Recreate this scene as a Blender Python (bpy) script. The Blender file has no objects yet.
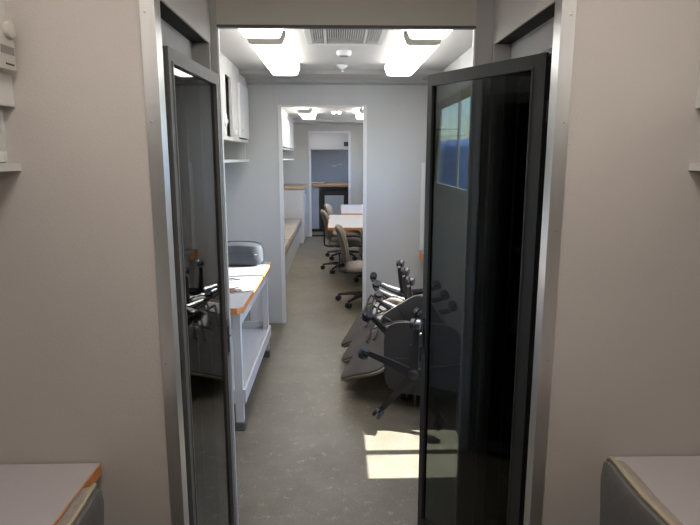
import bpy, bmesh, math, random
from mathutils import Vector, Matrix, Quaternion
S = bpy.context.scene
COL = S.collection
random.seed(4)
PI = math.pi

# ---------------------------------------------------------------- camera
cam_d = bpy.data.cameras.new('camera'); cam = bpy.data.objects.new('camera', cam_d); COL.objects.link(cam)
cam_d.sensor_width = 36; cam_d.lens = 36*570/700; cam_d.clip_start = .02; cam_d.clip_end = 300
pitch = math.atan((262.5-158)/570); yaw = math.atan(14*math.cos(pitch)/570)
cam.location = (0, 0, 1.53); cam.rotation_euler = (PI/2-pitch, 0, -yaw)
S.camera = cam

# ---------------------------------------------------------------- light
S.view_settings.view_transform = 'Standard'; S.view_settings.look = 'None'
S.view_settings.gamma = 1; S.view_settings.use_curve_mapping = False
S.view_settings.exposure = 0.13
LAMP = 7.0            # fluorescent lens emission
SUN_STRENGTH = 30.0
ADDED_SPOT_WATTS = 45000.0
w = bpy.data.worlds.new('sky'); S.world = w; w.use_nodes = True
nt = w.node_tree; bg = nt.nodes['Background']
sky = nt.nodes.new('ShaderNodeTexSky'); sky.sky_type = 'NISHITA'; sky.sun_disc = False
sky.sun_elevation = math.radians(60); sky.sun_rotation = math.radians(90); sky.air_density = 1.2; sky.dust_density = .4
tintn = nt.nodes.new('ShaderNodeMixRGB'); tintn.blend_type = 'MULTIPLY'; tintn.inputs[0].default_value = 1; tintn.inputs[2].default_value = (.84, .95, 1.15, 1)
nt.links.new(sky.outputs[0], tintn.inputs[1]); nt.links.new(tintn.outputs[0], bg.inputs[0]); bg.inputs[1].default_value = .9
sl = bpy.data.lights.new('sun', 'SUN'); sl.energy = SUN_STRENGTH; sl.angle = math.radians(.5); sl.color = (1, .99, 1)
sun = bpy.data.objects.new('sun', sl); COL.objects.link(sun)
sun.rotation_euler = Vector((-.378, .0, -1)).to_track_quat('-Z', 'Y').to_euler()
sun.location = (4, 3, 12)
# spot lamp added outside the side window to make the bright worktable patch
gl = bpy.data.lights.new('added_spot', 'SPOT'); gl.energy = ADDED_SPOT_WATTS; gl.spot_size = math.radians(6.2); gl.shadow_soft_size = .03; gl.spot_blend = .1
added_spot = bpy.data.objects.new('added_spot', gl); COL.objects.link(added_spot)
added_spot.location = (.85+8, 4.12+1.6, 1.3+8/2.28)
added_spot.rotation_euler = (Vector((.85, 4.0, 1.45))-added_spot.location).to_track_quat('-Z', 'Y').to_euler()

# ---------------------------------------------------------------- materials
def mat(name, col, rough=.6, metal=0., var=0., vscale=8., bump=0., bscale=200., spec=.5, emit=None, stretch=None, coat=0.):
    m = bpy.data.materials.new(name); m.use_nodes = True
    t = m.node_tree; n = t.nodes; b = n['Principled BSDF']
    b.inputs['Base Color'].default_value = (*col, 1); b.inputs['Roughness'].default_value = rough
    b.inputs['Metallic'].default_value = metal; b.inputs['Specular IOR Level'].default_value = spec
    b.inputs['Coat Weight'].default_value = coat; b.inputs['Coat Roughness'].default_value = .08
    tc = n.new('ShaderNodeTexCoord'); src = tc.outputs['Object']
    if stretch:
        mp = n.new('ShaderNodeMapping'); mp.inputs['Scale'].default_value = stretch
        t.links.new(src, mp.inputs[0]); src = mp.outputs[0]
    if var:
        no = n.new('ShaderNodeTexNoise'); no.inputs['Scale'].default_value = vscale; no.inputs['Detail'].default_value = 6
        t.links.new(src, no.inputs['Vector'])
        r = n.new('ShaderNodeValToRGB')
        r.color_ramp.elements[0].position = .3; r.color_ramp.elements[1].position = .7
        r.color_ramp.elements[0].color = (*[max(0, c*(1-var)) for c in col], 1)
        r.color_ramp.elements[1].color = (*[min(1, c*(1+var)) for c in col], 1)
        t.links.new(no.outputs[0], r.inputs[0]); t.links.new(r.outputs[0], b.inputs['Base Color'])
    if bump:
        nb = n.new('ShaderNodeTexNoise'); nb.inputs['Scale'].default_value = bscale; nb.inputs['Detail'].default_value = 3
        t.links.new(src, nb.inputs['Vector'])
        bp = n.new('ShaderNodeBump'); bp.inputs['Strength'].default_value = bump; bp.inputs['Distance'].default_value = .004
        t.links.new(nb.outputs[0], bp.inputs['Height']); t.links.new(bp.outputs[0], b.inputs['Normal'])
    if emit:
        b.inputs['Emission Color'].default_value = (*emit[0], 1); b.inputs['Emission Strength'].default_value = emit[1]
    return m

def glass(name, tint, rough=.01, ior=1.5):
    m = bpy.data.materials.new(name); m.use_nodes = True
    t = m.node_tree; n = t.nodes; n.remove(n['Principled BSDF'])
    tr = n.new('ShaderNodeBsdfTransparent'); tr.inputs[0].default_value = (*tint, 1)
    g = n.new('ShaderNodeBsdfGlossy'); g.inputs['Roughness'].default_value = rough
    f0 = ((ior-1)/(ior+1))**2       # reflectance of a thin sheet by Schlick, alike from both sides
    lw = n.new('ShaderNodeLayerWeight'); lw.inputs['Blend'].default_value = .5
    pw = n.new('ShaderNodeMath'); pw.operation = 'POWER'; pw.inputs[1].default_value = 5; t.links.new(lw.outputs['Facing'], pw.inputs[0])
    f = n.new('ShaderNodeMath'); f.operation = 'MULTIPLY_ADD'; f.inputs[1].default_value = 1-f0; f.inputs[2].default_value = f0
    t.links.new(pw.outputs[0], f.inputs[0])
    mx = n.new('ShaderNodeMixShader')
    t.links.new(f.outputs[0], mx.inputs[0]); t.links.new(tr.outputs[0], mx.inputs[1]); t.links.new(g.outputs[0], mx.inputs[2])
    t.links.new(mx.outputs[0], n['Material Output'].inputs['Surface'])
    return m

M = {}
M['wall_warm'] = mat('wall_warm', (.50, .455, .42), .62, var=.03, vscale=3, bump=.25, bscale=260)
M['wall'] = mat('wall_vinyl', (.50, .495, .49), .6, var=.03, vscale=3, bump=.2, bscale=220)
M['cab_blue'] = mat('cabinet_cool', (.42, .43, .46), .5)
M['wall_daylight_tint'] = mat('wall_daylight_tint', (.42, .475, .57), .6, var=.03, vscale=3)  # blue of the kitchenette daylight put into the wall colour
M['ceil'] = mat('ceiling_panel', (.50, .485, .46), .55, var=.02, vscale=2)
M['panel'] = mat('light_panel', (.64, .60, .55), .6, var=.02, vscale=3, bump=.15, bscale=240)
M['beam'] = mat('beam_panel_shade', (.36, .35, .335), .6, var=.03, vscale=3)  # ceiling panel again, its shade put in as a greyer colour
M['alu'] = mat('brushed_aluminium', (.62, .61, .59), .32, .85, var=.12, vscale=14, stretch=(1, 1, .15))
M['alu_dull'] = mat('satin_aluminium', (.66, .66, .65), .45, .5, var=.05, vscale=20)
M['screw'] = mat('screw_steel', (.5, .5, .5), .3, 1)
M['frame'] = mat('rack_grey_paint', (.115, .108, .10), .5, var=.08, vscale=30, bump=.15, bscale=500)
M['frame_r'] = mat('rack_dark_paint', (.03, .032, .034), .45, var=.08, vscale=30, bump=.15, bscale=500)
M['black'] = mat('black_plastic', (.016, .016, .018), .38, bump=.1, bscale=300)
M['blacksteel'] = mat('black_steel', (.02, .02, .021), .5)
M['chrome'] = mat('chrome', (.7, .7, .7), .15, 1)
M['white'] = mat('white_laminate', (.66, .66, .67), .35)
M['cab'] = mat('cabinet_laminate', (.55, .54, .52), .5, var=.02, vscale=4)
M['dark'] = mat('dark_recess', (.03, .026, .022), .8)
M['top'] = mat('grey_worktop', (.36, .36, .385), .4, var=.05, vscale=350)
M['top_warm'] = mat('grey_speckled_worktop', (.46, .42, .42), .5, var=.05, vscale=350)
M['orange'] = mat('orange_edge', (.66, .27, .085), .45, var=.15, vscale=25)
M['wood'] = mat('wood_counter', (.50, .33, .20), .5, var=.12, vscale=20)
M['taupe'] = mat('taupe_fabric', (.25, .21, .18), .85, var=.12, vscale=60, bump=.4, bscale=500)
M['piping'] = mat('beige_piping', (.27, .225, .145), .5)
M['shell'] = mat('dark_shell', (.085, .078, .072), .55, var=.1, vscale=40, bump=.3, bscale=400)
M['under'] = mat('seat_underside', (.035, .034, .034), .5)
M['back_fabric'] = mat('back_fabric', (.085, .075, .068), .85, var=.1, vscale=50, bump=.3, bscale=400)
M['beige'] = mat('beige_vinyl', (.33, .28, .23), .6, var=.05, vscale=10)
M['grille'] = mat('vent_plastic', (.70, .68, .64), .5)
M['vent_dark'] = mat('vent_dark_grey', (.22, .20, .19), .7)  # plain dark grey for vent backing, sensor ring, scale window and cable
M['lens'] = mat('lamp_lens', (.9, .9, .9), .4, emit=((1, .985, .95), LAMP))
M['lens_warm'] = mat('lamp_lens_warm', (.9, .9, .9), .4, emit=((1, .93, .86), LAMP*1.2))
M['lens_far'] = mat('lamp_lens_far', (.9, .9, .9), .4, emit=((1, .96, .90), LAMP*1.9))
M['lamp'] = mat('lamp_body', (.55, .52, .46), .5)
M['smoke'] = glass('smoked_glass', (.33, .35, .34))
M['smoke_l'] = glass('smoked_glass_left', (.42, .44, .43), .015, 2.0)
M['pane'] = glass('clear_glass', (.94, .96, .96), .01, 1.12)
M['curtain'] = mat('olive_curtain', (.16, .15, .10), .9, var=.1, vscale=30)
M['tarp'] = mat('blue_tarp', (.13, .22, .45), .5, var=.2, vscale=2, bump=.5, bscale=3)
M['tarp_w'] = mat('white_pipe', (.8, .8, .8), .5)
M['grass'] = mat('grass', (.07, .14, .035), .9, var=.4, vscale=6)
M['ground'] = mat('gravel', (.25, .24, .22), .9, var=.3, vscale=3)
M['bag'] = mat('dark_grey_bag', (.028, .031, .036), .85, var=.2, vscale=12, bump=.6, bscale=22)
M['device'] = mat('beige_plastic', (.50, .47, .43), .45)
M['clear'] = mat('pale_plastic', (.62, .63, .60), .15)
M['copper'] = mat('brown_plastic', (.30, .13, .07), .45)

def rail_mat():
    m = mat('punched_rail', (.02, .02, .02), .5); t = m.node_tree; n = t.nodes; b = n['Principled BSDF']
    tc = n.new('ShaderNodeTexCoord'); sx = n.new('ShaderNodeSeparateXYZ'); t.links.new(tc.outputs['Object'], sx.inputs[0])
    a = n.new('ShaderNodeMath'); a.operation = 'PINGPONG'; a.inputs[1].default_value = .0155; t.links.new(sx.outputs['Z'], a.inputs[0])
    c = n.new('ShaderNodeMath'); c.operation = 'GREATER_THAN'; c.inputs[1].default_value = .011; t.links.new(a.outputs[0], c.inputs[0])
    mx = n.new('ShaderNodeMixRGB'); mx.inputs[1].default_value = (.02, .02, .02, 1); mx.inputs[2].default_value = (.2, .19, .17, 1)
    t.links.new(c.outputs[0], mx.inputs[0]); t.links.new(mx.outputs[0], b.inputs['Base Color']); return m
M['rail'] = rail_mat()
def floor_mat():
    m = bpy.data.materials.new('vinyl_floor'); m.use_nodes = True
    t = m.node_tree; n = t.nodes; b = n['Principled BSDF']
    tc = n.new('ShaderNodeTexCoord')
    a = n.new('ShaderNodeTexNoise'); a.inputs['Scale'].default_value = 3.2; a.inputs['Detail'].default_value = 8; a.inputs['Roughness'].default_value = .65
    c = n.new('ShaderNodeTexNoise'); c.inputs['Scale'].default_value = 19; c.inputs['Detail'].default_value = 7; c.inputs['Roughness'].default_value = .72
    f = n.new('ShaderNodeTexNoise'); f.inputs['Scale'].default_value = 130; f.inputs['Detail'].default_value = 2
    for x in (a, c, f): t.links.new(tc.outputs['Object'], x.inputs['Vector'])
    r = n.new('ShaderNodeValToRGB'); e = r.color_ramp.elements
    e[0].position = .3; e[0].color = (.125, .106, .074, 1); e[1].position = .72; e[1].color = (.188, .163, .120, 1)
    t.links.new(a.outputs[0], r.inputs[0])
    r2 = n.new('ShaderNodeValToRGB'); e = r2.color_ramp.elements
    e[0].position = .57; e[0].color = (0, 0, 0, 1); e[1].position = .74; e[1].color = (.6, .6, .6, 1)
    t.links.new(c.outputs[0], r2.inputs[0])
    mx = n.new('ShaderNodeMixRGB'); mx.inputs[2].default_value = (.45, .41, .35, 1)
    t.links.new(r2.outputs[0], mx.inputs[0]); t.links.new(r.outputs[0], mx.inputs[1])
    r3 = n.new('ShaderNodeValToRGB'); e = r3.color_ramp.elements
    e[0].position = .35; e[0].color = (.8, .8, .8, 1); e[1].position = .65; e[1].color = (1.12, 1.12, 1.12, 1)
    t.links.new(f.outputs[0], r3.inputs[0])
    m2 = n.new('ShaderNodeMixRGB'); m2.blend_type = 'MULTIPLY'; m2.inputs[0].default_value = 1
    t.links.new(mx.outputs[0], m2.inputs[1]); t.links.new(r3.outputs[0], m2.inputs[2])
    t.links.new(m2.outputs[0], b.inputs['Base Color'])
    b.inputs['Roughness'].default_value = .42; b.inputs['Specular IOR Level'].default_value = .45
    bp = n.new('ShaderNodeBump'); bp.inputs['Strength'].default_value = .15; bp.inputs['Distance'].default_value = .004
    t.links.new(c.outputs[0], bp.inputs['Height']); t.links.new(bp.outputs[0], b.inputs['Normal'])
    return m
M['floor'] = floor_mat()

# ---------------------------------------------------------------- mesh helper
class G:
    def __init__(s): s.b = bmesh.new()
    def box(s, x0, x1, y0, y1, z0, z1, bev=0):
        r = bmesh.ops.create_cube(s.b, size=1)
        vs = r['verts']
        for v in vs:
            v.co = Vector(((x0+x1)/2+v.co.x*(x1-x0), (y0+y1)/2+v.co.y*(y1-y0), (z0+z1)/2+v.co.z*(z1-z0)))
        if bev:
            es = list({e for v in vs for e in v.link_edges})
            bmesh.ops.bevel(s.b, geom=es, offset=bev, segments=2, affect='EDGES', profile=.6)
        return s
    def poly(s, pts, d):          # prism: polygon pts extruded by vector d
        d = Vector(d); a = [s.b.verts.new(p) for p in pts]; c = [s.b.verts.new(Vector(p)+d) for p in pts]
        n = len(a); s.b.faces.new(a[::-1]); s.b.faces.new(c)
        for i in range(n): s.b.faces.new((a[i], a[(i+1) % n], c[(i+1) % n], c[i]))
        return s
    def cyl(s, p0, p1, r0, r1=None, seg=16, cap=True):
        r1 = r0 if r1 is None else r1
        p0 = Vector(p0); p1 = Vector(p1); ax = (p1-p0).normalized()
        u = ax.orthogonal().normalized(); v = ax.cross(u)
        A = []; B = []
        for i in range(seg):
            t = 2*PI*i/seg; d = u*math.cos(t)+v*math.sin(t)
            A.append(s.b.verts.new(p0+d*r0)); B.append(s.b.verts.new(p1+d*r1))
        for i in range(seg): s.b.faces.new((A[i], A[(i+1) % seg], B[(i+1) % seg], B[i]))
        if cap: s.b.faces.new(A[::-1]); s.b.faces.new(B)
        return s
    def lathe(s, prof, c=(0, 0, 0), seg=20, axis='Z'):   # profile [(r,h)]
        c = Vector(c); rings = []
        for r, h in prof:
            ring = []
            for i in range(seg):
                t = 2*PI*i/seg; x, y = r*math.cos(t), r*math.sin(t)
                p = {'Z': (x, y, h), 'X': (h, x, y), 'Y': (x, h, y)}[axis]
                ring.append(s.b.verts.new(c+Vector(p)))
            rings.append(ring)
        for a, b in zip(rings, rings[1:]):
            for i in range(seg): s.b.faces.new((a[i], a[(i+1) % seg], b[(i+1) % seg], b[i]))
        s.b.faces.new(rings[0][::-1]); s.b.faces.new(rings[-1])
        return s
    def tube(s, pts, r, seg=8, closed=False, flat=None):
        pts = [Vector(p) for p in pts]; n = len(pts); rings = []; up = None
        for i, p in enumerate(pts):
            a = pts[(i-1) % n] if (closed or i > 0) else p
            b = pts[(i+1) % n] if (closed or i < n-1) else p
            t = (b-a).normalized()
            if up is None: up = t.orthogonal().normalized()
            up = (up-t*up.dot(t)).normalized(); v = t.cross(up)
            ra = r[i] if isinstance(r, (list, tuple)) else r
            rings.append([s.b.verts.new(p+(up*math.cos(2*PI*k/seg)+v*math.sin(2*PI*k/seg))*ra) for k in range(seg)])
        m = n if closed else n-1
        for i in range(m):
            a = rings[i]; b = rings[(i+1) % n]
            for k in range(seg): s.b.faces.new((a[k], a[(k+1) % seg], b[(k+1) % seg], b[k]))
        if not closed: s.b.faces.new(rings[0][::-1]); s.b.faces.new(rings[-1])
        return s
    def pad(s, w, h, prof, fn, p=4., seg=40):
        # prof: [(scale, height)] from the centre of one face over the rim to the centre of the other
        rings = []
        for sc, z in prof:
            ring = []
            for i in range(seg):
                t = 2*PI*i/seg; c, q = math.cos(t), math.sin(t)
                x = math.copysign(abs(c)**(2/p), c)*w/2*sc; y = math.copysign(abs(q)**(2/p), q)*h/2*sc
                ring.append(s.b.verts.new(fn(x, y, z)))
            rings.append(ring)
        for a, b in zip(rings, rings[1:]):
            for i in range(seg): s.b.faces.new((a[i], a[(i+1) % seg], b[(i+1) % seg], b[i]))
        s.b.faces.new(rings[0][::-1]); s.b.faces.new(rings[-1])
        return s
    def build(s, name, m, parent=None, smooth=False, label=None, **kw):
        o0 = Vector((0, 0, 0))
        if parent:
            r = parent
            while r.parent: r = r.parent
            o0 = r.location
        elif kw.get('origin'):
            o0 = Vector(kw['origin'])
        if o0.length: bmesh.ops.translate(s.b, verts=s.b.verts, vec=-o0)
        bmesh.ops.recalc_face_normals(s.b, faces=s.b.faces)
        me = bpy.data.meshes.new(name); s.b.to_mesh(me); s.b.free()
        me.materials.append(M[m])
        if smooth:
            me.polygons.foreach_set('use_smooth', [True]*len(me.polygons))
            try: me.set_sharp_from_angle(angle=math.radians(40))
            except Exception: pass
        o = bpy.data.objects.new(name, me); COL.objects.link(o)
        if parent: o.parent = parent
        else: o.location = o0
        if label: o['label'] = label
        return o

def struct(name, g, m, **kw):
    o = g.build(name, m, **kw); o['kind'] = 'structure'; return o
def thing(name, label, cat, loc=(0, 0, 0), group=None):
    o = bpy.data.objects.new(name, None); COL.objects.link(o); o.location = loc; o.empty_display_size = .1
    o['label'] = label; o['category'] = cat
    if group: o['group'] = group
    return o
def tag(o, label, cat, group=None):
    o['label'] = label; o['category'] = cat
    if group: o['group'] = group
    return o
def dup(root, label=None, group=None):
    def cp(o, par):
        c = o.copy(); COL.objects.link(c); c.parent = par
        for ch in list(o.children): cp(ch, c)
        return c
    c = cp(root, None)
    if label: c['label'] = label
    if group: c['group'] = group
    return c

# ================================================================ THE ROOM SHELL
ZC = 2.22           # ceiling height
NY = 1.49           # near wall plane
CL, CR = -.44, .56  # corridor side planes
EY0, EY1 = 2.13, 2.21   # far end of the corridor
P1, P1b = 5.19, 5.24    # first partition
P2, P2b = 11.22, 11.27  # second partition
XL = -1.14; XR1 = 1.28; XR2 = .86
struct('floor', G().box(-1.2, 1.34, -1.6, 2.19, -.06, 0).box(-1.2, .91, 2.19, 13.6, -.06, 0), 'floor')
struct('ceiling', G().box(-1.2, 1.34, -1.6, 2.19, ZC, ZC+.06).box(-1.2, .91, 2.19, 13.6, ZC, ZC+.06), 'ceil')
struct('wall_left', G().box(XL-.06, XL, -1.6, 13.6, 0, ZC), 'wall')
struct('wall_back', G().box(XL, XR1, -1.6, -1.54, 0, ZC), 'wall_warm')
struct('wall_right', G().box(XR1, XR1+.06, -1.6, 2.25, 0, ZC), 'wall_warm')
struct('wall_end', G().box(XL, XR2, 13.35, 13.41, 0, ZC), 'wall_daylight_tint')
# walls beside the corridor mouth, facing the camera
struct('wall_near_left', G().box(XL, CL-.004, NY, NY+.035, 0, ZC), 'wall_warm')
struct('wall_near_right', G().box(CR+.004, XR1, NY, NY+.035, 0, ZC), 'wall_warm')
# panels over the two rack recesses
ZR = 1.925
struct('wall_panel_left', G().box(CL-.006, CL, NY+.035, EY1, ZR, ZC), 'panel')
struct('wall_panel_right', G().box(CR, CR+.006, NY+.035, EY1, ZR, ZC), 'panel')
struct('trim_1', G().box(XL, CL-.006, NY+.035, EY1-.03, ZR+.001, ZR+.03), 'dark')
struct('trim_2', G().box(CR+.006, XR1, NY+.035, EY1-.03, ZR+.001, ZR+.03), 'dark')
struct('wall_recess_left', G().box(CL-.075, CL-.06, NY+.035, EY0-.03, 1.835, ZR), 'wall')
struct('wall_recess_right', G().box(CR+.06, CR+.075, NY+.035, EY0-.03, 1.835, ZR), 'wall')
# end walls of the racks, facing the next room
struct('wall_block_left', G().box(XL, CL-.0, EY0-.03, EY1, 0, ZR), 'wall')
struct('wall_block_right', G().box(CR, XR1, EY0-.03, EY1, 0, ZR), 'wall')
struct('wall_block_left_top', G().box(XL, CL-.006, EY1-.03, EY1, ZR, ZC), 'wall')
struct('wall_block_right_top', G().box(CR+.006, XR1, EY1-.03, EY1, ZR, ZC), 'wall')
# posts and the header at the far end
struct('trim_3', G().box(CL, CL+.022, EY0, EY0+.028, 0, ZC), 'wall')
struct('trim_4', G().box(CR-.060, CR, EY0, EY0+.028, 0, ZC), 'wall')
struct('trim_5', G().box(CL+.022, CL+.026, EY0+.006, EY0+.030, 0, 2.1), 'alu_dull')
struct('trim_6', G().box(CR-.065, CR-.060, EY0+.006, EY0+.030, 0, 2.1), 'alu_dull')
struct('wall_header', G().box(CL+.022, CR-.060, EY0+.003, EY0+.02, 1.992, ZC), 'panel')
struct('trim_7', G().box(CL+.022, CR-.060, EY0+.003, EY0+.026, 1.983, 1.992), 'frame')

# aluminium corner angles of the corridor mouth
for nm, s, X in (('trim_8', -1, CL), ('trim_9', 1, CR)):
    g = G()
    a, b = sorted((X, X+s*.036)); g.box(a, b, NY-.004, NY, 0, ZC)
    a, b = sorted((X, X+s*.004)); g.box(a, b, NY, NY+.045, 0, ZC)
    t = struct(nm, g, 'alu')
    for z in (.25, .62, .98, 1.34, 1.62, 1.88):
        q = G().lathe([(.0035, 0), (.003, -.0015), (.001, -.002)], (X+s*.024, NY-.004, z), 10, 'Y').build('screw', 'screw', t)

# first partition with its doorway
DL, DR = -.482, .248
struct('wall_partition', G().box(XL, DL-.01, P1, P1b, 0, ZC).box(DR+.01, XR2, P1, P1b, 0, ZC).box(DL-.01, DR+.01, P1, P1b, 1.985, ZC), 'wall')
struct('trim_10', G().box(DL-.028, DL+.004, P1-.006, P1, 0, 1.99).box(DL-.01, DL+.004, P1, P1b+.006, 0, 1.99), 'white')
struct('trim_11', G().box(DR-.004, DR+.028, P1-.006, P1, 0, 1.99).box(DR-.004, DR+.01, P1, P1b+.006, 0, 1.99), 'white')
struct('trim_12', G().box(DL+.004, DR-.004, P1-.002, P1b+.002, 1.972, 1.985), 'white')
struct('trim_13', G().box(DL-.034, DL-.029, P1-.003, P1, 1.99, ZC-.07), 'cab')
# dropped beam before the partition
struct('trim_14', G().box(XL, XR2, 4.72, P1-.001, 2.185, ZC).box(XL, XR2, 5.02, P1-.001, 2.160, 2.185), 'beam')
# second partition
struct('wall_partition_far', G().box(XL, -.505, P2, P2b, 0, ZC).box(.265, XR2, P2, P2b, 0, ZC).box(-.505, .265, P2, P2b, 2.02, ZC), 'ceil')
struct('trim_15', G().box(-.53, -.482, P2-.01, P2, 0, 2.04).box(.24, .285, P2-.01, P2, 0, 2.04).box(-.482, .24, P2-.01, P2, 2.0, 2.04), 'white')
struct('trim_16', G().box(XL, XR2, 10.5, P2-.001, 2.17, ZC), 'ceil')
struct('baseboard_far', G().box(-.48, .25, P2, P2b, 0, .03), 'blacksteel')

# right wall of the rooms beyond, with glazed door, window, and two unseen windows added for daylight
def wallx(x0, x1, y0, y1, holes):
    g = G(); ys = y0
    for (a, b, z0, z1) in sorted(holes):
        g.box(x0, x1, ys, a, 0, ZC); g.box(x0, x1, a, b, z1, ZC)
        if z0 > 0: g.box(x0, x1, a, b, 0, z0)
        ys = b
    g.box(x0, x1, ys, y1, 0, ZC); return g
W1 = (2.50, 3.05, .10, 1.97); W2 = (3.72, 4.96, 1.30, 1.97); W3 = (8.9, 10.7, 1.15, 1.95); W4 = (11.7, 12.45, 1.15, 1.95)
struct('wall_right_far', wallx(XR2, XR2+.035, EY1, 13.6, [W1, W2, W3, W4]), 'wall')
d = struct('door_1', G().box(XR2+.004, XR2+.03, 2.50, 2.53, .10, 1.97).box(XR2+.004, XR2+.03, 3.02, 3.05, .10, 1.97)
           .box(XR2+.004, XR2+.03, 2.752, 2.800, .5, 1.95).box(XR2+.004, XR2+.03, 2.53, 3.02, .10, .5).box(XR2+.004, XR2+.03, 2.53, 3.02, 1.95, 1.97), 'alu_dull')
G().box(XR2+.014, XR2+.018, 2.53, 2.752, .5, 1.95).build('pane', 'pane', d)
G().box(XR2+.014, XR2+.018, 2.800, 3.02, .5, 1.95).build('pane', 'pane', d)
def window(nm, W, mull):
    y0, y1, z0, z1 = W; xa, xb = XR2+.006, XR2+.018
    g = G().box(xa, xb, y0, y0+.02, z0, z1).box(xa, xb, y1-.02, y1, z0, z1).box(xa, xb, y0+.02, y1-.02, z0, z0+.02).box(xa, xb, y0+.02, y1-.02, z1-.02, z1)
    g.box(xa, xb, mull-.022, mull+.022, z0+.02, z1-.02)
    d = struct(nm, g, 'alu_dull')
    G().box(xa+.004, xa+.007, y0+.02, mull-.022, z0+.02, z1-.02).build('pane', 'pane', d)
    G().box(xa+.004, xa+.007, mull+.022, y1-.02, z0+.02, z1-.02).build('pane', 'pane', d)
window('window_1', W2, 4.12); window('added_window_2', W3, 9.8); window('added_window_3', W4, 12.05)  # last two are out of view, added to let daylight into the far rooms
# seam strip on the upper right wall
struct('trim_17', G().box(XR2-.003, XR2, 4.11, 4.13, 1.97, ZC), 'alu_dull')

# ================================================================ CEILING FITTINGS
def lamp_fixture(x0, x1, y0, y1, lens, label, group):
    r = thing('ceiling_light', label, 'ceiling light', ((x0+x1)/2, (y0+y1)/2, ZC), group)
    g = G().box(x0+.03, x1-.03, y0, y1, ZC-.018, ZC-.001)
    g.build('mounting_tray', 'lamp', r)
    def sect(y, k=1.):
        n = 12; pts = []
        for i in range(n+1):
            t = i/n; x = x0+.004+(x1-x0-.008)*t
            z = ZC-.045-.045*k*(1-(2*t-1)**12)
            pts.append((x, y, z))
        return [(x0+.004, y, ZC-.018)]+pts+[(x1-.004, y, ZC-.018)]
    a = sect(y0+.012); G().poly(a, (0, y1-y0-.024, 0)).build('diffuser', lens, r, smooth=False)
    for yy in (y0, y1-.012):
        c = sect(yy, 1.02); G().poly(c, (0, .012, 0)).build('end_cap', 'lamp', r)
    return r
for side, (xa, xb) in (('left', (-.485, -.262)), ('right', (.362, .585))):
    lamp_fixture(xa, xb, 2.0+.22, 3.09, 'lens', 'lit ceiling light on the %s, first one past the header, beside the vent' % side, 'ceiling lights of the middle room')
    lamp_fixture(xa, xb, 3.23, 4.42, 'lens', 'lit ceiling light on the %s, second past the header, nearest the dropped beam' % side, 'ceiling lights of the middle room')
    lamp_fixture(xa-.05, xb-.05, 6.1, 7.35, 'lens_far', 'small lit ceiling light on the %s seen through the first doorway, nearer of its row' % side, 'ceiling lights of the third room')
    lamp_fixture(xa-.05, xb-.05, 8.05, 9.25, 'lens_far', 'small lit ceiling light on the %s seen through the first doorway, farther of its row' % side, 'ceiling lights of the third room')
    lamp_fixture(xa, xb, 0.0, 1.2, 'lens_warm', 'ceiling light above the camera on the %s of the nearest room' % side, 'ceiling lights of the nearest room')

r = thing('ceiling_vent', 'beige ceiling air vent with fine louvres between the two lamp rows', 'vent', (.055, 3.2, ZC))
g = G(); x0, x1, y0, y1 = -.165, .272, 2.93, 3.47
for a, b, c, d_ in ((x0, x1, y0, y0+.03), (x0, x1, y1-.03, y1), (x0, x0+.035, y0+.03, y1-.03), (x1-.035, x1, y0+.03, y1-.03)):
    g.box(a, b, c, d_, ZC-.05, ZC-.001, .006)
for x in (x0+.11, x1-.11): g.box(x-.006, x+.006, y0+.03, y1-.03, ZC-.046, ZC-.02)
g.build('frame', 'grille', r)
G().box(x0+.034, x1-.034, y0+.029, y1-.029, ZC-.018, ZC-.002).build('backing', 'vent_dark', r)
g = G(); n = 30
for i in range(n):
    x = x0+.042+(x1-x0-.084)*i/(n-1)
    g.box(x-.0028, x+.0028, y0+.03, y1-.03, ZC-.044, ZC-.022)
g.build('louvres', 'grille', r)
r = thing('smoke_detector', 'round white smoke detector on the ceiling just beyond the air vent', 'smoke detector', (.055, 3.92, ZC))
G().lathe([(.048, -.001), (.05, -.012), (.044, -.03), (.02, -.034)], (.055, 3.92, ZC), 28).build('housing', 'white', r, True)
G().lathe([(.03, -.031), (.03, -.036)], (.055, 3.92, ZC), 20).build('sensor_ring', 'vent_dark', r)
r = thing('sprinkler_head', 'white ceiling sprinkler head with chrome tip behind the smoke detector', 'sprinkler', (.05, 4.5, ZC))
G().lathe([(.045, -.001), (.045, -.008), (.03, -.022), (.018, -.03)], (.05, 4.5, ZC), 24).build('escutcheon', 'white', r, True)
G().lathe([(.008, -.03), (.008, -.045), (.018, -.048), (.018, -.052)], (.05, 4.5, ZC), 16).build('deflector', 'chrome', r, True)
lamp_fixture(-.4, -.18, 11.5, 12.2, 'lens_far', 'added unseen ceiling light of the kitchenette above the counter front', 'added kitchenette light')  # lamp out of view, added to brighten the kitchenette
for i, x in enumerate((-.03, .05)):  # small round ceiling fittings that glow through the lens material
    tag(G().lathe([(.028, -.001), (.03, -.02), (.015, -.035)], (x, 8.9, ZC), 18).build('ceiling_disc', 'lens', smooth=True, origin=(x, 8.9, ZC)),
        'tiny bright round ceiling fitting seen through the doorway, %s of the pair' % ('left' if i == 0 else 'right'), 'ceiling fitting', 'pair of ceiling fittings')

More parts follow.
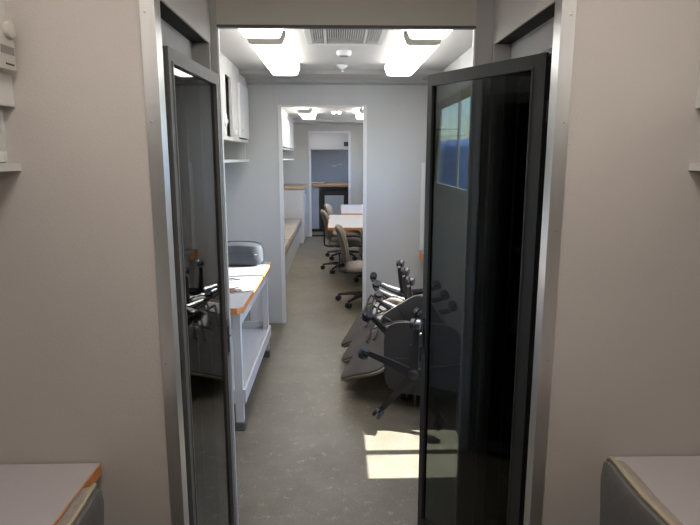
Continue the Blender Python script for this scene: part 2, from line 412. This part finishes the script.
# ================================================================ RACKS IN THE RECESSES
def rack(side, s, X0, paint, label):
    # s: -1 left, 1 right.  X0: front plane, body runs outwards
    ya, yb = NY+.05, EY0-.045; zt = 1.83; X1 = X0+s*.50
    r = thing('equipment_rack', label, 'equipment rack', (X0+s*.25, (ya+yb)/2, 0))
    def bx(g, a, b, *k): a, b = sorted((a, b)); return g.box(a, b, *k)
    g = G(); bx(g, X0, X1, ya, ya+.02, .06, zt); bx(g, X0, X1, yb-.02, yb, .06, zt)
    bx(g, X0, X1, ya+.02, yb-.02, zt-.02, zt); bx(g, X0, X1, ya+.02, yb-.02, .06, .09); bx(g, X1, X1-s*.01, ya+.02, yb-.02, .09, zt-.02)
    g.build('cabinet_body', paint, r)
    for y in (ya+.035, yb-.055):
        g = G(); bx(g, X0+s*.04, X0+s*.044, y, y+.022, .09, zt-.02); g.build('mounting_rail', 'rail', r)
    for k, z in enumerate((.3, .55, .62, .9, 1.2)):
        g = G(); bx(g, X0+s*.05, X0+s*.42, ya+.035, yb-.035, z, z+(.09 if k % 2 else .018)); g.build('rack_shelf', 'blacksteel', r)
    for y in (ya+.06, yb-.06):
        for x in (X0+s*.06, X1-s*.06):
            G().cyl((x, y, 0), (x, y, .06), .022).build('foot', 'black', r)
    return r
RL = rack('left', -1, CL-.035, 'frame', 'grey equipment rack recessed in the left side of the corridor')
RR = rack('right', 1, CR+.035, 'frame_r', 'black equipment rack recessed in the right side of the corridor')

def rack_door(parent, h, e, z0, z1, fm, gm, stile, ins, handle_z):
    # h: hinge point (x,y); e: free-edge point; thickness goes to 'ins' side (unit normal)
    h = Vector((h[0], h[1], 0)); e = Vector((e[0], e[1], 0)); u = (e-h); L = u.length; u.normalize(); n = Vector((ins[0], ins[1], 0)); n = (n-u*n.dot(u)).normalized()
    Z = Vector((0, 0, 1)); T = .022
    def slab(g, a, b, za, zb, d0, d1):
        p = [h+u*a+n*d0+Z*za, h+u*b+n*d0+Z*za, h+u*b+n*d0+Z*zb, h+u*a+n*d0+Z*zb]
        g.poly(p, n*(d1-d0))
    door = G(); sh, se, st, sb = stile
    slab(door, 0, sh, z0, z1, 0, T); slab(door, L-se, L, z0, z1, 0, T); slab(door, sh, L-se, z1-st, z1, 0, T); slab(door, sh, L-se, z0, z0+sb, 0, T)
    d = door.build('door', fm, parent)
    g = G(); slab(g, sh-.004, L-se+.004, z0+sb-.004, z1-st+.004, .008, .012); g.build('glass_pane', gm, d)
    g = G()   # bead round the pane
    for a, b, c, f in ((sh, sh+.006, z0+sb, z1-st), (L-se-.006, L-se, z0+sb, z1-st), (sh+.006, L-se-.006, z1-st-.006, z1-st), (sh+.006, L-se-.006, z0+sb, z0+sb+.006)):
        slab(g, a, b, c, f, -.003, .008)
    g.build('glazing_bead', fm, d)
    g = G(); slab(g, L-se+.004, L-.008, handle_z-.07, handle_z+.07, -.004, 0); hd = g.build('handle', 'black', d)
    g = G(); slab(g, L-se+.010, L-.014, handle_z-.055, handle_z+.045, -.007, -.004); g.build('lever', 'blacksteel', hd)
    g = G(); p = h+u*(L-.003)-n*.001+Z*handle_z; g.cyl(p, p+n*.008, .006); g.cyl(p+u*.002, p+u*.008, .006); g.build('latch', 'chrome', hd)
    for z in (z0+.12, (z0+z1)/2, z1-.16):
        g = G(); p = h-u*.008+n*.012; g.cyl(p+Z*(z-.03), p+Z*(z+.03), .006); slab(g, -.006, .02, z-.025, z+.025, T, T+.003)
        g.build('hinge', 'blacksteel', d)
    return d
rack_door(RL, (-.440, 1.585), (-.414, 2.11), .035, 1.82, 'frame', 'smoke_l', (.025, .04, .034, .05), (-1, 0), .86)
rack_door(RR, (.588, 1.655), (.328, 2.105), .035, 1.82, 'frame_r', 'smoke', (.042, .022, .034, .05), (.87, .49), .86)

# ================================================================ OVERHEAD CABINETS
def overhead(s, XF, XW, y0, y1, cells, label, wallend=None, handles=True, shelf=True, m='cab', name='wall_cabinet'):
    # cells: (ya, yb, kind)  kind: door / open / blank
    r = thing(name, label, 'wall cabinet', ((XF+XW)/2, (y0+y1)/2, 1.5))
    def bx(g, a, b, *k): a, b = sorted((a, b)); return g.box(a, b, *k)
    D = -s   # direction into the room
    zt, zb = ZC-.001, 1.655
    g = G(); bx(g, XF, XW, y0, y1, zb, zb+.025)
    bx(g, XF, XW, y0, y0+.02, zb+.025, zt); bx(g, XF, XW, y1-.02, y1, zb+.025, zt); bx(g, XF-D*.02, XW, y0+.02, y1-.02, zt-.02, zt)
    # face frame
    bx(g, XF, XF-D*.02, y0+.02, y1-.02, 2.10, zt)
    cur = y0+.02
    for (a, b, k) in cells:
        bx(g, XF, XF-D*.02, cur, a, zb+.025, 2.10); cur = b
    bx(g, XF, XF-D*.02, cur, y1-.02, zb+.025, 2.10)
    bx(g, XF-D*.05, XF-D*.06, y0+.02, y1-.02, zb+.025, zt-.02) if False else None
    g.build('carcass', m, r)
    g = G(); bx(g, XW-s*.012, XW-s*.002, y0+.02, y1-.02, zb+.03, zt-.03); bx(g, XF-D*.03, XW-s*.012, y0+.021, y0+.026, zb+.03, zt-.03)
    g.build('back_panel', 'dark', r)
    for (a, b, k) in cells:
        if k != 'door': continue
        g = G(); bx(g, XF+D*.001, XF+D*.018, a-.01, b+.01, zb+.035, 2.105)
        d_ = g.build('door', 'white', r)
        g = G(); xx = XF+D*.018; g.lathe([(.004, 0), (.004, D*.008), (.010, D*.012), (.010, D*.018), (.004, D*.02)], (xx, a+.03, zb+.09), 14, 'X'); g.build('knob', 'alu_dull', d_, True)
    if shelf:
        g = G(); bx(g, XF, XW, y0, y1, 1.498, 1.518); g.build('shelf', m, r)
        for yy in (y0, y1-.015):
            g = G(); bx(g, XF-D*.03, XW, yy, yy+.015, 1.518, zb); g.build('shelf_bracket', m, r)
    return r
overhead(-1, -.80, XL, -1.3, NY-.001, [(-1.2, -.6, 'door'), (-.5, .1, 'door'), (.2, .85, 'door')], 'beige wall cabinet with open shelf at the left edge of the photo')
overhead(1, .922, XR1, -1.3, NY-.001, [(-1.2, -.6, 'door'), (-.5, .1, 'door'), (.2, .85, 'door')], 'beige wall cabinet with open shelf at the right edge of the photo')
wc = overhead(-1, -.76, XL, EY1+.001, P1-.09, [(2.35, 2.9, 'door'), (3.0, 3.5, 'door'), (4.10, 4.33, 'open'), (4.60, 5.02, 'door')], 'white wall cabinet with open dark bay and open shelf, above the worktable')
overhead(-1, -.76, XL, 6.2, 10.5, [(6.4, 7.3, 'door'), (7.4, 8.3, 'door'), (8.4, 9.3, 'door'), (9.4, 10.3, 'door')], 'small white wall cabinet on the left, seen through the first doorway')
tag(G().box(-.80, -.752, 4.02, 4.09, 1.76, 1.81, .008).box(-.79, -.750, 4.03, 4.075, 1.745, 1.83, .008).box(-.785, -.748, 4.085, 4.11, 1.77, 1.795, .005).build('cable_clip', 'white', origin=(-.75, 4.05, 1.76)),
    'white plastic clip on the cabinet frame beside the dark open bay', 'clip')
tag(G().box(-.758, -.735, 4.37, 4.41, 1.70, 1.74, .005).build('door_catch', 'white', origin=(-.745, 4.39, 1.70)), 'small white catch between dark bay and closed cabinet door', 'catch')

# thermostat on the left cabinet
r = thing('thermostat', 'beige thermostat with round dial on the cabinet at the upper left edge', 'thermostat', (-.80, 1.41, 1.735))
G().box(-.799, -.774, 1.35, 1.470, 1.735, 1.862, .006).build('case', 'device', r, True)
G().lathe([(.019, 0), (.020, .004), (.018, .011), (.012, .013)], (-.774, 1.440, 1.826), 28, 'X').build('dial', 'device', r, True)
G().box(-.7745, -.773, 1.405, 1.460, 1.772, 1.790).build('scale_window', 'vent_dark', r)
G().box(-.7745, -.773, 1.42, 1.455, 1.747, 1.751).build('slot', 'black', r)
for x, c, e in ((-.84, 1.44, 'left'), (.975, 1.44, 'right')):
    r = thing('shelf_bracket_socket', 'small pale plastic box on the open shelf at the %s edge' % e, 'box', (x, c, 1.518))
    G().box(x-.022, x+.022, c-.03, c+.03, 1.519, 1.548, .006).build('case', 'clear', r, True)
    G().lathe([(.009, -.03), (.009, -.035), (.004, -.038)], (x, c, 1.533), 14, 'Y').build('button', 'chrome', r, True)
    r.name = 'plastic_box'

# ================================================================ DESKS IN THE NEAREST ROOM
def near_desk(s, XE, XW, label):
    def bx(g, a, b, *k): a, b = sorted((a, b)); return g.box(a, b, *k)
    r = thing('desk', label, 'desk', ((XE+XW)/2, .4, 0))
    g = G(); bx(g, XE+s*.003, XW-s*.002, -.9, NY-.006, .655, .69); g.build('desktop', 'top_warm', r)
    g = G(); bx(g, XE, XE+s*.003, -.9, NY-.006, .657, .688); g.build('edge_band', 'orange', r)
    for y in (-.88, NY-.04):
        g = G(); bx(g, XE+s*.012, XW-s*.002, y, y+.025, 0, .655); g.build('end_panel', 'frame', r)
    g = G(); bx(g, XW-s*.03, XW-s*.01, -.855, NY-.04, .35, .655); g.build('back_panel', 'cab', r)
near_desk(-1, -.662, XL, 'grey desk with orange edge in the lower left corner')
near_desk(1, .785, XR1, 'grey desk in the lower right corner behind a chair back')

# ================================================================ CHAIRS
def make_chair(name, label, dz=0., loc=(0, 0, 0), recline=8, grp=None, back='shell'):
    """front towards +X, origin on the floor under the column"""
    r = thing(name, label, 'chair', (0, 0, 0), grp)
    G().lathe([(.03, .075), (.038, .08), (.038, .115), (.028, .135)], seg=20).build('hub', 'black', r, True)
    for k in range(5):
        t = 2*PI*k/5+.3; c, q = math.cos(t), math.sin(t); P = Vector((-q, c, 0)); D = Vector((c, q, 0)); Z = Vector((0, 0, 1))
        g = G(); secs = []
        for (d_, hw, z0, z1) in ((.02, .024, .075, .125), (.15, .020, .078, .112), (.27, .015, .066, .088), (.297, .012, .062, .082)):
            secs.append([g.b.verts.new(D*d_+P*a*hw+Z*b) for a, b in ((-1, z0), (1, z0), (1, (z0+z1)/2), (.55, z1), (-.55, z1), (-1, (z0+z1)/2))])
        for A, B in zip(secs, secs[1:]):
            for i in range(6): g.b.faces.new((A[i], A[(i+1) % 6], B[(i+1) % 6], B[i]))
        g.b.faces.new(secs[0][::-1]); g.b.faces.new(secs[-1])
        lg = g.build('leg', 'black', r)
        g = G(); ctr = D*.285
        g.cyl(ctr+Z*.045, ctr+Z*.064, .007)
        cw = ctr+P*.012; 
        for sgn in (-1, 1):
            a = ctr+D*.012+P*sgn*.006+Z*.031; b = ctr+D*.012+P*sgn*.026+Z*.031
            g.cyl(a, b, .031, .028, 18)
        g.box(ctr.x-.012, ctr.x+.012, ctr.y-.012, ctr.y+.012, .03, .052, .003)
        g.build('caster', 'black', lg, True)
    G().cyl((0, 0, .12), (0, 0, .26), .026).cyl((0, 0, .26), (0, 0, .405+dz), .014).build('gas_column', 'black', r, True)
    G().box(-.11, .11, -.07, .07, .39+dz, .42+dz, .006).build('seat_plate', 'blacksteel', r)
    G().cyl((.02, -.07, .405+dz), (.02, -.21, .40+dz), .005, seg=8).build('lever', 'black', r)
    # seat
    zc = .42+dz
    def sf(x, y, z):
        drop = -.03*max(0, (x-.08)/.15)**2
        return Vector((x+.02, y, zc+z+drop))
    G().pad(.45, .47, [(.3, 0), (.9, 0), (1.0, .006), (1.0, .016), (.96, .02)], sf, 4.5).build('seat_shell', 'under', r, True)
    G().pad(.45, .47, [(.7, .0205), (.98, .0205), (1.01, .03), (1.0, .045), (.95, .058), (.8, .066), (.4, .068), (.1, .067)], sf, 4.5).build('seat', 'taupe', r, True)
    # back
    rc = math.radians(recline); bz = .50+dz; ux = -math.sin(rc); uz = math.cos(rc)
    def bf(x, y, z):   # x: width, y: height, z: thickness towards the front
        yy = y+.20
        bow = .05*(x/.22)**2
        lum = .018*math.cos((y)/.20*1.4)
        f = z+bow*.7+lum
        return Vector((-.225+ux*yy+uz*f, x, bz+uz*yy-ux*f))
    G().pad(.44, .40, [(.3, -.018), (.9, -.018), (.985, -.010), (.99, .0), (.97, .003)], bf, 3.6).build('back_shell', back, r, True)
    G().pad(.44, .40, [(.6, .0035), (.97, .0035), (1.0, .012), (.985, .026), (.92, .038), (.75, .046), (.4, .05), (.1, .05)], bf, 3.6).build('backrest', 'taupe', r, True)
    pts = []
    for i in range(56):
        t = 2*PI*i/56; c, q = math.cos(t), math.sin(t)
        pts.append(bf(math.copysign(abs(c)**(2/3.6), c)*.222, math.copysign(abs(q)**(2/3.6), q)*.202, .004))
    G().tube(pts, .0055, 8, True).build('piping', 'piping', r, True)
    for sgn in (-1, 1):
        y = sgn*.035
        G().tube([(-.05, y, .40+dz), (-.20, y, .398+dz), (-.262, y, .415+dz), (-.268, y, .46+dz), (-.255+ux*.04, y, .53+dz), (-.245+ux*.12, y, .61+dz)], .0085, 8).build('back_bar', 'black', r, True)
    r.location = loc
    return r
# near pair
cr = make_chair('office_chair', 'office chair with dark shell and beige piping at the lower right desk', 0.022, (.79, .937, 0), 2)
cl_ = make_chair('office_chair', 'office chair back with beige piping at the lower left corner beside the orange-edged desk', -.045, (-.733, .97, 0), 2); cl_.rotation_euler.z = PI
# third room
c3 = make_chair('office_chair', 'taupe office chair just beyond the first doorway on the right', -.06, (.30, 5.95, 0), 12)
def put(src, label, loc, rz, grp=None):
    c = dup(src, label, grp); c.location = loc; c.rotation_euler = (0, 0, rz); return c
put(c3, 'taupe office chair at the left side of the near table in the third room', (.10, 7.75, .0), .1)
put(c3, 'taupe office chair farther along the far table in the third room', (.13, 8.75, 0), -.1)
put(c3, 'office chair tucked under the near table on its far right side', (.53, 7.05, 0), PI)

# ---- pile of tipped chairs; u = chair's up axis in the world, f = chair's front axis
def tip(src, label, hub, up, front, aim=None, grp='office chairs thrown in a pile'):
    c = dup(src, label, grp)
    z = Vector(up).normalized(); x = Vector(front); x = (x-z*x.dot(z)).normalized(); y = z.cross(x)
    m = Matrix((x, y, z)).transposed()
    c.rotation_euler = m.to_euler(); c.location = Vector(hub)-m @ Vector((0, 0, .10))
    if aim:      # turn the swivel base so that one leg points at the given spot
        v = m.transposed() @ (Vector(aim)-Vector(hub)); a = math.atan2(v.y, v.x)-.3
        for ch in c.children:
            if ch.name.startswith('leg'): ch.rotation_euler.z = a
    return c
low = make_chair('office_chair', 'upturned office chair, nearest of the three leaning alike with backs on the floor', -.09, (0, 0, 0), 6, 'office chairs thrown in a pile', 'back_fabric')
def retip(c, hub, up, front, aim=None):
    t = tip(c, c['label'], hub, up, front, aim); old = [c]+[x for x in c.children_recursive]
    for x in old: bpy.data.objects.remove(x)
    return t
U = (-.38, -.71, -.59); F = (.62, .15, -.7)
def lean(x, y, z): return ((x, y, z), U, F, (x+.5, y+.1, z-.5))
tip(low, 'upturned office chair, middle of the three leaning alike with taupe backs on the floor', *lean(.565, 4.32, .405))
tip(low, 'upturned office chair, farthest of the three leaning alike, nearest the doorway', *lean(.565, 4.66, .405))
tip(low, 'office chair in the pile with casters of its star base fanned towards the corridor', (.42, 3.50, .33), (.45, .86, .05), (.8, -.3, .6), (.14, 3.40, .21))
tip(low, 'overturned office chair with one black leg reaching left over the floor above the sun patch', (.435, 3.04, .335), (.32, .93, -.08), (0, .1, 1), (.18, 3.05, .03))
retip(low, *lean(.558, 3.98, .405))

# ================================================================ LEFT WORKTABLE
XE = -.505
r = thing('worktable', 'grey worktable with orange edge and lower shelf behind the left rack door', 'table', (-.81, 3.65, 0))
G().poly([(XL+.01, 2.97, .705), (XE-.03, 2.97, .705), (XE-.003, 3.0, .705), (XE-.003, 4.36, .705), (XL+.01, 4.36, .705)], (0, 0, .035)).build('tabletop', 'top', r)
G().poly([(XL+.01, 2.966, .706), (XE-.028, 2.966, .706), (XE+.001, 2.998, .706), (XE+.001, 4.36, .706), (XE-.003, 4.36, .706), (XE-.003, 3.0, .706), (XE-.03, 2.97, .706), (XL+.01, 2.97, .706)], (0, 0, .033)).build('edge_band', 'orange', r)
for (x, y) in ((XE-.07, 3.04), (XE-.07, 4.27), (XL+.04, 3.04), (XL+.04, 4.27)):
    G().box(x, x+.045, y, y+.045, .05, .705, .004).build('leg', 'white', r)
g = G(); g.box(XL+.085, XE-.07, 3.045, 3.075, .60, .705); g.box(XE-.06, XE-.035, 3.085, 4.27, .60, .705); g.build('apron', 'white', r)
G().box(XL+.04, XE-.03, 3.05, 4.31, .20, .22).build('lower_shelf', 'white', r)
g = G(); g.box(XE-.024, XE-.010, 3.04, 4.31, .165, .245); g.box(XL+.085, XE-.07, 3.035, 3.049, .165, .245); g.box(XL+.085, XE-.07, 4.31, 4.324, .165, .275); g.build('shelf_lip', 'white', r)
for fx in (XE-.078, XL+.03):
    for fy in (3.03, 4.25): G().box(fx, fx+.06, fy, fy+.07, 0, .05, .005).build('foot', 'frame', r)
r = thing('base_cabinet', 'pale grey base cabinet against the partition beyond the worktable', 'cabinet', (-.9, 4.77, 0))
G().box(XL+.002, -.70, 4.375, P1-.008, .0, .70).build('carcass', 'cab', r)
for a, b in ((4.39, 4.78), (4.79, 5.17)):
    dd = G().box(-.70, -.684, a, b, .05, .68, .002).build('door', 'cab', r)
    G().lathe([(.005, 0), (.005, .01), (.012, .014), (.012, .02), (.004, .022)], (-.684, b-.05 if b < 5 else a+.16, .42), 14, 'X').build('knob', 'white', dd, True)

# bag on the worktable
r = thing('soft_case', 'dark grey padded case lying at the far end of the worktable', 'case', (-.82, 4.28, .74))
def bagf(x, y, z): return Vector((-.80+x, 4.24+y, .741+z*1.1+.010*math.sin(9*x+1)+.010))
G().pad(.50, .22, [(.5, .0), (.93, .0), (1.0, .02), (1.0, .045), (.98, .10), (.93, .125), (.8, .135), (.3, .142), (.05, .14)], bagf, 5).build('body', 'bag', r, True)
G().tube([bagf(-.225, -.112, .07), bagf(0, -.114, .072), bagf(.2, -.112, .07), bagf(.232, -.07, .07), bagf(.234, .08, .07)], .004, 6).build('zip', 'blacksteel', r)
def cable(pts, rad, m, label, cat, name):
    P = [Vector(p) for p in pts]; out = []
    for i in range(len(P)-1):
        a = P[max(i-1, 0)]; b = P[i]; c = P[i+1]; d = P[min(i+2, len(P)-1)]
        for k in range(6):
            t = k/6
            out.append(.5*((2*b)+(c-a)*t+(2*a-5*b+4*c-d)*t*t+(3*b-a-3*c+d)*t**3))
    out.append(P[-1])
    return tag(G().tube(out, rad, 6).build(name, m, smooth=True, origin=P[0]), label, cat)
cable([(-0.875, 3.55, .745), (-0.775, 3.62, .745), (-0.685, 3.58, .75), (-0.625, 3.66, .745), (-0.705, 3.72, .745), (-0.785, 3.66, .757), (-0.665, 3.60, .758)], .004, 'vent_dark', 'tangled grey cable lying on the sunlit worktable', 'cable', 'cable')
r = thing('pliers', 'pliers with brown grips at the near end of the worktable', 'pliers', (-0.625, 3.33, .74))
G().tube([(-0.725, 3.27, .749), (-0.655, 3.30, .750), (-0.595, 3.33, .749)], [.007, .009, .006], 8).build('handle', 'copper', r, True)
G().tube([(-0.745, 3.36, .749), (-0.665, 3.375, .750), (-0.595, 3.345, .749)], [.007, .009, .006], 8).build('handle', 'copper', r, True)
G().tube([(-0.595, 3.337, .749), (-0.565, 3.34, .749), (-0.520, 3.35, .746)], [.011, .010, .004], 8).build('jaw', 'chrome', r, True)
cable([(-0.805, 3.40, .745), (-0.725, 3.44, .745), (-0.655, 3.41, .745), (-0.605, 3.45, .745)], .0045, 'black', 'short black cord beside the pliers on the worktable', 'cord', 'cord')

# ================================================================ RIGHT SIDE OF THE MIDDLE ROOM
r = thing('drop_desk', 'small desk with orange edge in the far right corner behind the chair pile', 'desk', (.8, 5.0, 0))
G().box(.765, XR2-.002, 4.97, P1-.008, .66, .695).build('desktop', 'top', r)
G().box(.761, .765, 4.97, P1-.008, .62, .695).build('edge_band', 'orange', r)
G().box(.79, XR2-.002, 4.99, 5.02, 0, .66).build('leg', 'cab', r)
tag(G().box(.735+.03, .80, P1-.028, P1-.009, .697, 1.49, .003).build('whiteboard', 'white', origin=(.79, P1-.02, .697)), 'narrow white board standing on the corner desk against the partition', 'board')
# curtain at the far side of the window
r = thing('curtain', 'olive curtain hanging at the far side of the window seen through smoked glass', 'curtain', (XR2-.02, 4.7, 1.3))
g = G(); NU, NV = 40, 14; vs = []
for i in range(NU+1):
    row = []
    for j in range(NV+1):
        v = j/NV; u = i/NU
        y0_ = 4.66+.20*v**1.5
        y = 4.95+(y0_-4.95)*u; z = 1.912-.58*v
        row.append(g.b.verts.new((XR2-.022-.010*math.sin(u*26), y, z)))
    vs.append(row)
for i in range(NU):
    for j in range(NV): g.b.faces.new((vs[i][j], vs[i+1][j], vs[i+1][j+1], vs[i][j+1]))
o = g.build('cloth', 'curtain', r, True); sm = o.modifiers.new('thickness', 'SOLIDIFY'); sm.thickness = .003
G().cyl((XR2-.022, 3.7, 1.995), (XR2-.022, 4.97, 1.995), .004, seg=10).build('rod', 'alu_dull', r)
tag(G().box(XR2-.012, XR2-.002, 3.68, 4.97, 1.915, 1.98).build('valance', 'curtain', origin=(XR2-.005, 4.3, 1.915)), 'olive valance strip along the top of the side window', 'valance')

# ================================================================ THIRD ROOM
def table(x0, x1, y0, y1, z, label):
    r = thing('table', label, 'table', ((x0+x1)/2, (y0+y1)/2, 0), 'tables of the third room')
    G().box(x0, x1, y0, y1, z-.03, z, .003).build('tabletop', 'top', r)
    G().box(x0, x1, y0-.004, y0, z-.032, z-.002).box(x0-.004, x0, y0, y1, z-.032, z-.002).build('edge_band', 'orange', r)
    for x in (x0+.45, x1-.06):
        for y in (y0+.06, y1-.09):
            G().box(x, x+.04, y, y+.04, 0, z-.03).build('leg', 'blacksteel', r)
table(-.095, .66, 6.55, 8.05, .74, 'pale table with orange front edge beyond the first doorway, nearer of two')
table(.08, XR2-.01, 8.25, 9.85, .74, 'pale table behind the nearer one in the third room')
r = thing('tall_cabinet', 'grey cabinet with wooden counter left of the second doorway', 'cabinet', (-.85, 10.75, 0))
G().box(XL+.002, -.60, 10.3, P2-.012, 0, .99).build('carcass', 'cab', r)
G().box(XL+.002, -.56, 10.26, P2-.012, .99, 1.03, .003).build('counter', 'wood', r)
dd = G().box(-.60, -.585, 10.33, 11.1, .06, .96).build('door', 'cab', r)
G().lathe([(.01, 0), (.02, .015), (.005, .03)], (-.585, 10.45, .86), 12, 'X').build('knob', 'white', dd, True)
r = thing('bench', 'long beige padded bench along the left wall seen through the doorway', 'bench', (-.88, 8.2, 0))
G().box(XL+.002, -.66, 6.2, 10.2, 0, .34).build('plinth', 'cab', r)
for a in (6.2, 7.54, 8.88):
    G().box(XL+.08, -.62, a+.005, a+1.31, .34, .47, .035).build('cushion', 'beige', r, True)
G().box(XL+.002, XL+.08, 6.2, 10.2, .34, .85, .02).build('backrest', 'beige', r, True)

# ================================================================ KITCHENETTE
r = thing('kitchen_counter', 'kitchenette counter with wooden top seen through the second doorway', 'counter', (-.1, 12.6, 0))
G().box(-.62, .60, 11.98, 13.34, .94, .985, .004).build('counter_top', 'wood', r)
G().box(-.62, -.36, 12.02, 13.3, .05, .94).box(.27, .60, 12.02, 13.3, .05, .94).box(-.36, .27, 12.3, 13.3, .05, .94).build('carcass', 'wall_daylight_tint', r)
r = thing('small_fridge', 'dark framed small fridge with pale door under the kitchenette counter', 'fridge', (-.05, 12.0, 0))
G().box(-.34, .25, 12.0, 12.28, .03, .86, .01).build('body', 'blacksteel', r)
dd = G().box(-.24, .16, 11.985, 12.0, .08, .76, .004).build('door', 'wall_daylight_tint', r)
r = thing('kitchen_cabinet', 'pale wall cabinet above the kitchenette counter', 'wall cabinet', (-.1, 13.1, 1.7))
G().box(-.75, .55, 12.5, 13.34, 1.70, ZC-.001).build('carcass', 'cab_blue', r)
for a, b in ((-.74, -.1), (-.09, .54)): G().box(a, b, 12.485, 12.5, 1.72, 2.18).build('door', 'cab_blue', r)
tag(G().box(.17, .27, 12.44, 12.484, 1.78, 1.87, .004).build('wall_vent', 'black', origin=(.22, 12.46, 1.78)), 'small dark vent on the kitchenette wall cabinet', 'vent')
r = thing('paper_towel_holder', 'white fitting on the daylight-tinted kitchenette wall above the counter', 'holder', (.02, 13.33, 1.3))
G().cyl((-.10, 13.30, 1.34), (.02, 13.30, 1.34), .03).build('roll', 'white', r, True)
G().box(.03, .14, 13.31, 13.349, 1.37, 1.40, .004).build('bracket', 'white', r)
tag(G().lathe([(.14, 0), (.16, .02), (.17, .025), (.03, .03)], (-.38, 12.3, .986), 24).build('plate', 'white', smooth=True, origin=(-.38, 12.3, .986)), 'white round tray on the left end of the kitchenette counter', 'tray')

# ================================================================ OUTSIDE THE WINDOW
struct('ground', G().box(1.5, 60, -10, 80, -1.0, -.9), 'ground')
r = thing('covered_trailer', 'blue tarpaulin covered load standing outside the side window', 'trailer', (3.6, 13, -.9))
def tf(x, y, z): return Vector((3.6+x, 13+y, z))
g = G()
for i in range(1): g.pad(3.4, 5.0, [(.2, -.25), (.98, -.25), (1, -.2), (1.0, .9), (.98, 1.5), (.93, 1.75), (.8, 1.88), (.4, 1.95), (.05, 1.97)], tf, 6, 60)
g.build('tarpaulin', 'tarp', r, True)
G().box(2.2, 5.0, 10.8, 15.2, -.45, -.26).build('chassis', 'blacksteel', r)
for x in (2.5, 4.7):
    for y in (11.6, 14.4): G().lathe([(.25, -.1), (.34, -.09), (.34, .09), (.25, .1)], (x, y, -.56), 24, 'X').build('wheel', 'black', r, True)
g = G()
for y in (-1.6, -.4, .9, 2.0):
    g.tube([tf(-1.705, y+.35*math.sin(k/8*PI*1.5), 1.55-1.55*k/8) for k in range(9)], .018, 6)
g.build('rope', 'tarp_w', r, True)
o = tag(G().box(1.7, 30, 16.5, 26, -.9, .9, .3).build('hedge', 'grass', origin=(10, 20, -.9)), 'clipped green hedge behind the blue covered load outside', 'hedge')
